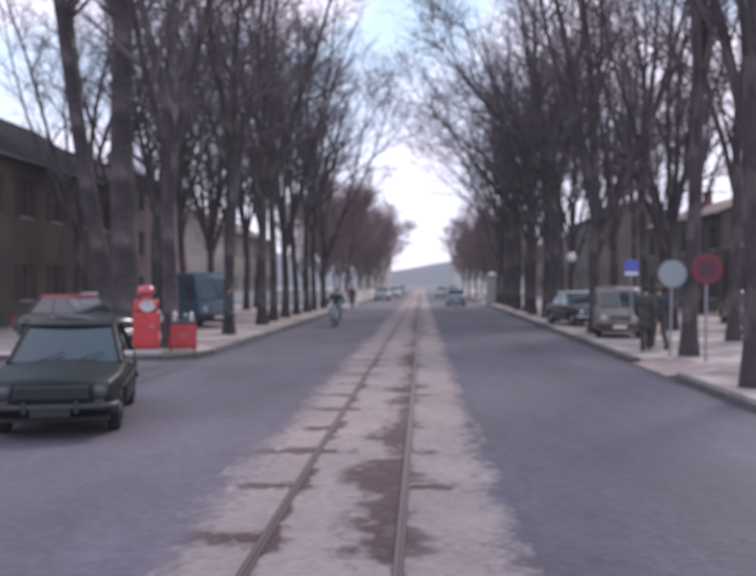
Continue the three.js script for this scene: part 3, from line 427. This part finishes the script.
const capD = (x, y, z, c, inf) => { const { a, b, ra, rb } = c, bx = b[0] - a[0], by = b[1] - a[1], bz = b[2] - a[2], px = x - a[0], py = y - a[1], pz = z - a[2], L = bx * bx + by * by + bz * bz, t = L ? clamp((px * bx + py * by + pz * bz) / L) : 0, dx = px - bx * t, dy = py - by * t, dz = pz - bz * t; return Math.sqrt(dx * dx + dy * dy + dz * dz) - (ra + (rb - ra) * t) - inf; };
const field = (caps, k = 0.03, inf = 0) => (x, y, z) => { let d = 9; for (const c of caps) { const e = capD(x, y, z, c, inf); if (e > d + k * 2) continue; const h = clamp(0.5 + 0.5 * (d - e) / k); d = lerp(d, e, h) - k * h * (1 - h); } return d; };
const bounds = (caps, m) => { const lo = [9, 9, 9], hi = [-9, -9, -9]; for (const c of caps) for (const [p, r] of [[c.a, c.ra], [c.b, c.rb]]) for (let i = 0; i < 3; i++) { lo[i] = Math.min(lo[i], p[i] - r - m); hi[i] = Math.max(hi[i], p[i] + r + m); } return [lo, hi]; };
const cap = (a, b, ra, rb = ra) => ({ a, b, ra, rb });
const skin = std({ color: lin(0.42, 0.25, 0.19), roughness: 0.6 });
const cloth = (r, g, b) => std({ color: lin(r, g, b), roughness: 0.95, bumpMap: grainBump, bumpScale: 0.006 });
// J: joints (facing +z): hip centre, chest, neck, head, and per side shoulder, elbow, wrist, hip, knee, ankle, toe
function person({ label, J, at, turn, top, legs, hairC = lin(0.03, 0.022, 0.018), shoe = lin(0.02, 0.018, 0.016), coat = 0, group, hat }) {
  const o = thing('person', label, 'person', at, turn, group);
  const [H, C, N, Hd] = [J.hip, J.chest, J.neck, J.head], add = (a, b) => a.map((v, i) => v + b[i]);
  const torso = [cap(add(H, [-0.07, 0, 0]), add(H, [0.07, 0, 0]), 0.115), cap(H, C, 0.12, 0.125), cap(add(C, [-0.07, 0, 0]), add(C, [0.07, 0, 0]), 0.115), cap(add(C, [0, 0.08, 0]), add(J.sh[0], [0.04, 0, 0]), 0.075, 0.06), cap(add(C, [0, 0.08, 0]), add(J.sh[1], [-0.04, 0, 0]), 0.075, 0.06)];
  const arms = [0, 1].map(i => [cap(J.sh[i], J.el[i], 0.055, 0.042), cap(J.el[i], J.wr[i], 0.042, 0.028)]).flat();
  const lg = [0, 1].map(i => [cap(J.hp[i], J.kn[i], 0.085, 0.056), cap(J.kn[i], J.an[i], 0.055, 0.036)]).flat();
  const feet = [0, 1].map(i => [cap(add(J.an[i], [0, -0.02, -0.03]), J.toe[i], 0.042, 0.034)]).flat();
  const hy = Hd[1], hx = Hd[0], hz = Hd[2];
  const head = [cap([hx, hy + 0.035, hz - 0.015], [hx, hy + 0.03, hz + 0.01], 0.088), cap([hx, hy - 0.02, hz + 0.02], [hx, hy - 0.085, hz + 0.035], 0.07, 0.042), cap([hx, hy, hz + 0.085], [hx, hy - 0.03, hz + 0.108], 0.012, 0.016), cap([hx - 0.088, hy + 0.015, hz - 0.005], [hx - 0.088, hy - 0.025, hz], 0.014), cap([hx + 0.088, hy + 0.015, hz - 0.005], [hx + 0.088, hy - 0.025, hz], 0.014), cap(N, [hx, hy - 0.05, hz], 0.052, 0.05)];
  const all = [...torso, cap(add(C, [0, 0.08, 0]), N, 0.07, 0.055), ...arms, ...lg, ...feet], gs = [surfaceNet(field(all, 0.035), ...bounds(all, 0.03), 0.018), surfaceNet(field(head, 0.016), ...bounds(head, 0.02), 0.008)];
  for (const i of [0, 1]) { const w = J.wr[i], e = J.el[i], d = new THREE.Vector3(...w).sub(new THREE.Vector3(...e)).normalize(), s = i ? 1 : -1, fw = V(0, 0, 1).addScaledVector(d, -d.z).normalize(), sd = d.clone().cross(fw), pt = (l, f, c) => { const v = V(...w).addScaledVector(d, l).addScaledVector(fw, f).addScaledVector(sd, c); return [v.x, v.y, v.z]; };
    const hd = [cap(pt(-0.02, 0, 0), pt(0.03, 0, 0), 0.027, 0.03), cap(pt(0.035, 0.022, 0), pt(0.08, 0.024, 0), 0.017), cap(pt(0.035, -0.022, 0), pt(0.08, -0.022, 0), 0.016)];
    [[0.030, 0.075], [0.011, 0.085], [-0.010, 0.078], [-0.030, 0.062]].forEach(([f, l]) => hd.push(cap(pt(0.085, f, 0), pt(0.085 + l * 0.5, f, -s * 0.008), 0.009), cap(pt(0.085 + l * 0.5, f, -s * 0.008), pt(0.085 + l * 0.8, f, -s * 0.036), 0.009, 0.008)));
    hd.push(cap(pt(0.03, 0.03, 0), pt(0.06, 0.055, -s * 0.015), 0.011), cap(pt(0.06, 0.055, -s * 0.015), pt(0.09, 0.058, -s * 0.03), 0.01, 0.008));
    gs.push(surfaceNet(field(hd, 0.006), ...bounds(hd, 0.012), 0.005)); }
  obj('body', gs, skin, o);
  const coatCaps = [...torso, ...arms.map((c, i) => i % 2 ? cap(c.a, c.b.map((v, k) => lerp(c.a[k], v, 0.93)), c.ra, c.rb + 0.006) : c)];
  if (coat) { const mid = J.kn.map((k, i) => k.map((v, q) => lerp(J.hp[i][q], v, coat))); coatCaps.push(cap(H, mid[0], 0.13, 0.115), cap(H, mid[1], 0.13, 0.115), cap(mid[0], mid[1], 0.1)); }
  obj('jacket', surfaceNet(field(coatCaps, 0.05, 0.022), ...bounds(coatCaps, 0.06), 0.018), top, o);
  const leg2 = lg.map((c, i) => i % 2 ? cap(c.a, c.b, c.ra + 0.006, c.rb + 0.016) : c).concat([cap(add(H, [-0.06, -0.02, 0]), add(H, [0.06, -0.02, 0]), 0.115)]);
  obj('trousers', surfaceNet(field(leg2, 0.03, 0.016), ...bounds(leg2, 0.05), 0.018), legs, o);
  const shoeMat = std({ color: shoe, roughness: 0.5 }); for (const c of feet) obj('shoe', surfaceNet(field([c, cap(add(c.a, [0, -0.015, -0.01]), add(c.b, [0, -0.005, 0.01]), 0.045, 0.035)], 0.02, 0.008), ...bounds([c], 0.04), 0.012), shoeMat, o);
  const hf = field(head.slice(0, 1), 0.01, 0.016), hairMat = std({ color: hairC, roughness: 0.8 });
  obj('hair', surfaceNet((x, y, z) => Math.max(hf(x, y, z), -( (y - hy - 0.02) * 0.7 - (z - hz - 0.03) * 0.75 )), [hx - 0.13, hy - 0.13, hz - 0.14], [hx + 0.13, hy + 0.16, hz + 0.13], 0.009), hairMat, o);
  for (const s of [-1, 1]) obj('eye', new THREE.SphereGeometry(0.011, 8, 6).translate(hx + s * 0.032, hy + 0.005, hz + 0.083), darkTrim, o);
  obj('mouth', rbox(0.04, 0.008, 0.01, 0.003, hx, hy - 0.068, hz + 0.079), std({ color: lin(0.28, 0.1, 0.09) }), o);
  if (hat) obj('hat', lathe([[0, 0.15], [0.06, 0.145], [0.1, 0.1], [0.108, 0.04], [0.13, 0.03], [0.128, 0.02], [0.1, 0.02]], 20).translate(hx, hy + 0.02, hz), hat, o);
  return o;
}
const stand = () => ({ hip: [0, 0.93, 0], chest: [0, 1.27, 0.01], neck: [0, 1.46, 0.01], head: [0, 1.6, 0.03], sh: [[-0.19, 1.38, 0], [0.19, 1.38, 0]], el: [[-0.24, 1.1, -0.03], [0.24, 1.1, -0.03]], wr: [[-0.24, 0.86, 0.05], [0.24, 0.86, 0.05]], hp: [[-0.09, 0.9, 0], [0.09, 0.9, 0]], kn: [[-0.1, 0.49, 0.03], [0.1, 0.49, 0.02]], an: [[-0.11, 0.085, -0.02], [0.11, 0.085, -0.01]], toe: [[-0.13, 0.035, 0.14], [0.13, 0.035, 0.15]] });
const walk = s => { const j = stand(); const A = s > 0 ? 0 : 1, B = 1 - A, sx = i => (i ? 1 : -1); j.kn[A] = [sx(A) * 0.09, 0.5, 0.2]; j.an[A] = [sx(A) * 0.09, 0.11, 0.3]; j.toe[A] = [sx(A) * 0.1, 0.09, 0.46]; j.kn[B] = [sx(B) * 0.09, 0.49, -0.06]; j.an[B] = [sx(B) * 0.09, 0.13, -0.34]; j.toe[B] = [sx(B) * 0.1, 0.035, -0.2]; j.el[A] = [sx(A) * 0.24, 1.12, -0.16]; j.wr[A] = [sx(A) * 0.24, 0.88, -0.1]; j.el[B] = [sx(B) * 0.24, 1.12, 0.08]; j.wr[B] = [sx(B) * 0.22, 0.93, 0.24]; return j; };
person({ label: 'walker in a long dark olive coat on the promenade before the beige van', J: walk(1), at: [5.85, 0.12, -24.2], turn: R(170), top: cloth(0.06, 0.06, 0.05), legs: cloth(0.04, 0.035, 0.035), coat: 0.55 });
person({ label: 'walker in a dark jacket and brown trousers beside the olive coated walker', J: walk(-1), at: [6.35, 0.12, -24.8], turn: R(185), top: cloth(0.045, 0.045, 0.055), legs: cloth(0.09, 0.07, 0.06), hairC: lin(0.1, 0.08, 0.06) });
person({ label: 'person in a dark grey coat standing at the kerb under the trees', J: stand(), at: [-6.6, 0.12, -31.0], turn: R(120), top: cloth(0.06, 0.07, 0.07), legs: cloth(0.03, 0.03, 0.035), coat: 0.3 });
person({ label: 'far walker in a dark maroon coat at the road edge', J: walk(1), at: [-5.15, 0, -67], turn: R(20), top: cloth(0.14, 0.06, 0.07), legs: cloth(0.05, 0.04, 0.05), coat: 0.6 });

// ---------------------------------------------------------------- moped and its rider
{
  const at = [-3.75, 0, -39.5], turn = R(-2);
  const o = thing('moped', 'moped ridden along the road by a dark jacketed rider', 'moped', at, turn), fr = std({ color: lin(0.12, 0.12, 0.14), roughness: 0.4, metalness: 0.3 });
  for (const z of [0.58, -0.58]) { const w = obj('wheel', new THREE.TorusGeometry(0.25, 0.04, 10, 28).rotateY(Math.PI / 2).translate(0, 0.29, z), rubber, o); obj('rim', new THREE.TorusGeometry(0.215, 0.014, 8, 28).rotateY(Math.PI / 2).translate(0, 0.29, z), chrome, w); obj('spokes', Array.from({ length: 10 }, (_, i) => bar(V(0, 0.29, z), V(0, 0.29 + 0.21 * Math.sin(i * 0.628), z + 0.21 * Math.cos(i * 0.628)), 0.004, 4)), chrome, w); obj('hub', new THREE.CylinderGeometry(0.045, 0.045, 0.1, 12).rotateZ(Math.PI / 2).translate(0, 0.29, z), chrome, w); obj('mudguard', new THREE.TorusGeometry(0.30, 0.05, 6, 16, Math.PI * 0.8).rotateZ(Math.PI * 0.1).scale(1, 1, 1).rotateY(Math.PI / 2).translate(0, 0.29, z), fr, o); }
  obj('frame', [tube([V(0, 0.82, 0.38), V(0, 0.45, 0.2), V(0, 0.34, -0.1), V(0, 0.45, -0.4), V(0, 0.68, -0.5)], 0.035, 20, 8), bar(V(0, 0.34, -0.1), V(0, 0.29, -0.58), 0.022)], fr, o);
  obj('fork', [bar(V(-0.07, 0.29, 0.58), V(-0.06, 0.85, 0.38), 0.018), bar(V(0.07, 0.29, 0.58), V(0.06, 0.85, 0.38), 0.018), bar(V(-0.07, 0.85, 0.38), V(0.07, 0.85, 0.38), 0.02)], chrome, o);
  const hb = obj('handlebar', tube([V(-0.32, 0.99, 0.2), V(-0.15, 1.0, 0.3), V(0, 0.92, 0.36), V(0.15, 1.0, 0.3), V(0.32, 0.99, 0.2)], 0.014, 20, 6), chrome, o); obj('grip', [bar(V(-0.34, 0.99, 0.19), V(-0.24, 0.99, 0.25), 0.02), bar(V(0.34, 0.99, 0.19), V(0.24, 0.99, 0.25), 0.02)], rubber, hb);
  const hl = obj('headlight', lathe([[0, -0.1], [0.05, -0.08], [0.075, 0], [0.07, 0.01]], 16).rotateX(Math.PI / 2).translate(0, 0.84, 0.47), fr, o); obj('lens', lathe([[0, 0.02], [0.05, 0.012], [0.07, 0]], 16).rotateX(Math.PI / 2).translate(0, 0.84, 0.475), lensMat, hl);
  obj('leg_shield', rbox(0.36, 0.42, 0.03, 0.012, 0, 0.55, 0.32), std({ color: lin(0.42, 0.43, 0.5), roughness: 0.4 }), o);
  obj('engine', [rbox(0.2, 0.2, 0.26, 0.05, 0, 0.33, -0.12), new THREE.CylinderGeometry(0.07, 0.07, 0.2, 12).rotateX(Math.PI / 2).translate(0, 0.38, 0.08)], darkTrim, o);
  obj('fuel_tank', rbox(0.18, 0.18, 0.34, 0.06, 0, 0.60, -0.3), fr, o); obj('seat', rbox(0.24, 0.09, 0.46, 0.04, 0, 0.77, -0.38), darkTrim, o); obj('rear_light', rbox(0.07, 0.06, 0.05, 0.02, 0, 0.62, -0.82), redLens, o);
  obj('footrest', bar(V(-0.22, 0.28, 0.02), V(0.22, 0.28, 0.02), 0.016), chrome, o);
  const j = stand(); j.hip = [0, 0.93, -0.35]; j.chest = [0, 1.25, -0.24]; j.neck = [0, 1.42, -0.2]; j.head = [0, 1.555, -0.16]; j.sh = [[-0.19, 1.35, -0.23], [0.19, 1.35, -0.23]]; j.el = [[-0.33, 1.12, -0.1], [0.33, 1.12, -0.1]]; j.wr = [[-0.3, 1.01, 0.12], [0.3, 1.01, 0.12]]; j.hp = [[-0.1, 0.9, -0.34], [0.1, 0.9, -0.34]]; j.kn = [[-0.2, 0.74, 0.06], [0.2, 0.74, 0.06]]; j.an = [[-0.18, 0.38, 0.0], [0.18, 0.38, 0.0]]; j.toe = [[-0.19, 0.31, 0.15], [0.19, 0.31, 0.15]];
  person({ label: 'rider in a dark teal jacket sitting on the moped', J: j, at, turn, top: cloth(0.025, 0.045, 0.055), legs: cloth(0.12, 0.12, 0.15) });
}

// ---------------------------------------------------------------- petrol pump corner
{
  const redP = paint(0.62, 0.03, 0.035), whiteE = paint(0.6, 0.58, 0.55);
  const o = thing('petrol_pump', 'tall red petrol pump with a red globe on top at the street corner', 'petrol pump', [-6.95, 0.12, -22.7], R(20)); o.scale.set(1.2, 0.92, 1.1);
  obj('plinth', rbox(0.62, 0.12, 0.52, 0.02, 0, 0.06, 0), M.stone, o);
  const cb = obj('cabinet', rbox(0.54, 1.02, 0.42, 0.05, 0, 0.62, 0), redP, o); obj('cabinet_panel', rbox(0.42, 0.66, 0.02, 0.008, 0, 0.5, 0.213), redP, cb); obj('panel_handle', rbox(0.1, 0.025, 0.03, 0.008, 0.12, 0.74, 0.232), chrome, cb);
  const hd = obj('head', rbox(0.5, 0.36, 0.38, 0.07, 0, 1.3, 0), redP, o); obj('dial_rim', new THREE.TorusGeometry(0.145, 0.016, 8, 28).translate(0.02, 1.3, 0.2), chrome, hd); obj('dial', new THREE.CylinderGeometry(0.14, 0.14, 0.02, 28).rotateX(Math.PI / 2).translate(0.02, 1.3, 0.192), whiteE, hd); obj('hand', box(0.012, 0.11, 0.006, 0.02, 1.35, 0.206), darkTrim, hd);
  obj('globe', [cyl(0.08, 0.07, 0.07, 16, 0, 1.475, 0), lathe([[0, -0.17], [0.09, -0.15], [0.16, -0.08], [0.185, 0], [0.16, 0.09], [0.09, 0.155], [0, 0.175]], 24).translate(0, 1.7, 0)], new THREE.MeshPhysicalMaterial({ color: lin(0.5, 0.05, 0.07), roughness: 0.2, clearcoat: 1 }), o);
  const hs = obj('hose', tube([V(0.26, 1.22, 0.02), V(0.42, 1.05, 0.06), V(0.46, 0.5, 0.08), V(0.38, 0.28, 0.1), V(0.33, 0.5, 0.09), V(0.32, 0.86, 0.06)], 0.022, 40, 8), rubber, o); obj('nozzle', [rbox(0.05, 0.2, 0.06, 0.015, 0.32, 0.95, 0.05), bar(V(0.32, 1.04, 0.06), V(0.29, 1.16, 0.12), 0.013)], chrome, hs);
  const c = thing('oil_cabinet', 'low red oil cabinet next to the red petrol pump', 'cabinet', [-6.2, 0.12, -23.4], R(15));
  obj('case', rbox(0.72, 0.66, 0.42, 0.03, 0, 0.40, 0), paint(0.52, 0.03, 0.035), c); for (const s of [-1, 1]) { const d = obj('door', rbox(0.32, 0.54, 0.02, 0.008, s * 0.17, 0.4, 0.215), paint(0.52, 0.03, 0.035), c); obj('handle', box(0.02, 0.08, 0.025, s * 0.04, 0.42, 0.232), chrome, d); } obj('top_tray', rbox(0.76, 0.04, 0.46, 0.012, 0, 0.75, 0), darkTrim, c);
  for (const [x, z] of [[-0.3, 0.15], [0.3, 0.15], [-0.3, -0.15], [0.3, -0.15]]) obj('leg', box(0.04, 0.08, 0.04, x, 0.04, z), darkTrim, c);
  const cans = [[-0.2, 0.02, 0.30], [0.05, 0.05, 0.24], [0.22, -0.04, 0.27]]; for (const [i, [x, z, h]] of cans.entries()) { const m = obj('oil_can', [cyl(0.06, 0.06, h * 0.7, 14), cyl(0.06, 0.02, h * 0.15, 14, 0, h * 0.7), cyl(0.02, 0.02, h * 0.15, 10, 0, h * 0.85)], [whiteE, navy, whiteE][i]); m.position.set(-6.2 + x * Math.cos(R(15)) + z * Math.sin(R(15)), 0.12 + 0.771, -23.4 + z * Math.cos(R(15)) - x * Math.sin(R(15))); tag(m, ['tallest pale oil can on the low red cabinet', 'dark blue oil can on the low red cabinet', 'shorter pale oil can at the end of the low red cabinet'][i], 'oil can'); }
}

// ---------------------------------------------------------------- road signs, lamp, gate pier
const galv = std({ color: lin(0.28, 0.28, 0.29), metalness: 0.6, roughness: 0.5 });
function discSign(name, label, at, turn, h, r, faces) {
  const o = thing(name, label, 'road sign', at, turn); obj('post', [cyl(0.03, 0.03, h + r * 0.9, 12), lathe([[0.03, 0.012], [0.01, 0.025], [0, 0.03]], 12).translate(0, h + r * 0.9 - 0.012, 0)], galv, o); obj('foot', cyl(0.09, 0.05, 0.05, 12), M.stone, o);
  const f = obj('disc', lathe([[0, 0.0], [r, 0.0], [r + 0.006, 0.006], [r + 0.006, 0.02], [r - 0.004, 0.024], [0, 0.024]], 36).rotateX(Math.PI / 2).translate(0, h, 0.032), faces[0], o);
  obj('bracket', [box(0.16, 0.03, 0.03, 0, h + 0.1, 0.018), box(0.16, 0.03, 0.03, 0, h - 0.1, 0.018)], galv, o);
  o.rotation.z = (at[0] * 7 % 1 - 0.5) * 0.05;
  return [o, f];
}
{
  const enamel = (r, g, b) => std({ color: lin(r, g, b), roughness: 0.4 });
  let [o, f] = discSign('road_sign', 'round sign with red ring and dark maroon middle by the lowered kerb', [6.2, 0.12, -20.3], 0, 2.08, 0.33, [enamel(0.15, 0.014, 0.022)]);
  obj('sign_centre', new THREE.CircleGeometry(0.2, 32).translate(0, 2.08, 0.0605), enamel(0.07, 0.015, 0.03), f);
  [o, f] = discSign('road_sign', 'plain round pale grey sign in front of the slim plane tree', [5.72, 0.12, -21.4], 0, 1.98, 0.32, [enamel(0.30, 0.335, 0.34)]);
  obj('sign_rim', new THREE.RingGeometry(0.29, 0.315, 36).translate(0, 1.98, 0.0605), enamel(0.22, 0.24, 0.25), f);
  const p = thing('parking_sign', 'small blue sign with white lower plate above the beige van', 'road sign', [6.6, 0.12, -29.2]); obj('post', cyl(0.03, 0.03, 2.55, 12), galv, p); obj('panel', rbox(0.42, 0.34, 0.025, 0.008, 0, 2.32, 0.045), enamel(0.08, 0.11, 0.42), p); obj('lower_plate', rbox(0.42, 0.12, 0.02, 0.008, 0, 2.07, 0.043), enamel(0.6, 0.6, 0.68), p);
  const l = thing('street_lamp', 'slim street lamp with a white glass globe among the trees', 'street lamp', [7.45, 0.12, -46]); obj('post', [cyl(0.09, 0.07, 0.5, 14), cyl(0.05, 0.04, 2.3, 12, 0, 0.5)], darkTrim, l); obj('collar', cyl(0.09, 0.12, 0.07, 16, 0, 2.78), darkTrim, l); obj('globe', new THREE.SphereGeometry(0.24, 24, 16).translate(0, 3.04, 0), new THREE.MeshPhysicalMaterial({ color: lin(0.86, 0.86, 0.85), roughness: 0.25, clearcoat: 1 }), l);
  const g = thing('gate_pier', 'white gate pier at the end of the promenade by the cross street', 'gate pier', [6.0, 0.12, -79.2]); obj('shaft', rbox(0.8, 2.3, 0.8, 0.04, 0, 1.15, 0), M.paleWood, g); obj('cap_stone', [rbox(1.0, 0.16, 1.0, 0.03, 0, 2.38, 0), new THREE.ConeGeometry(0.6, 0.3, 4).rotateY(Math.PI / 4).translate(0, 2.61, 0)], M.stone, g); obj('base_stone', rbox(0.95, 0.25, 0.95, 0.03, 0, 0.125, 0), M.stone, g);
}
renderer.render(scene, camera);
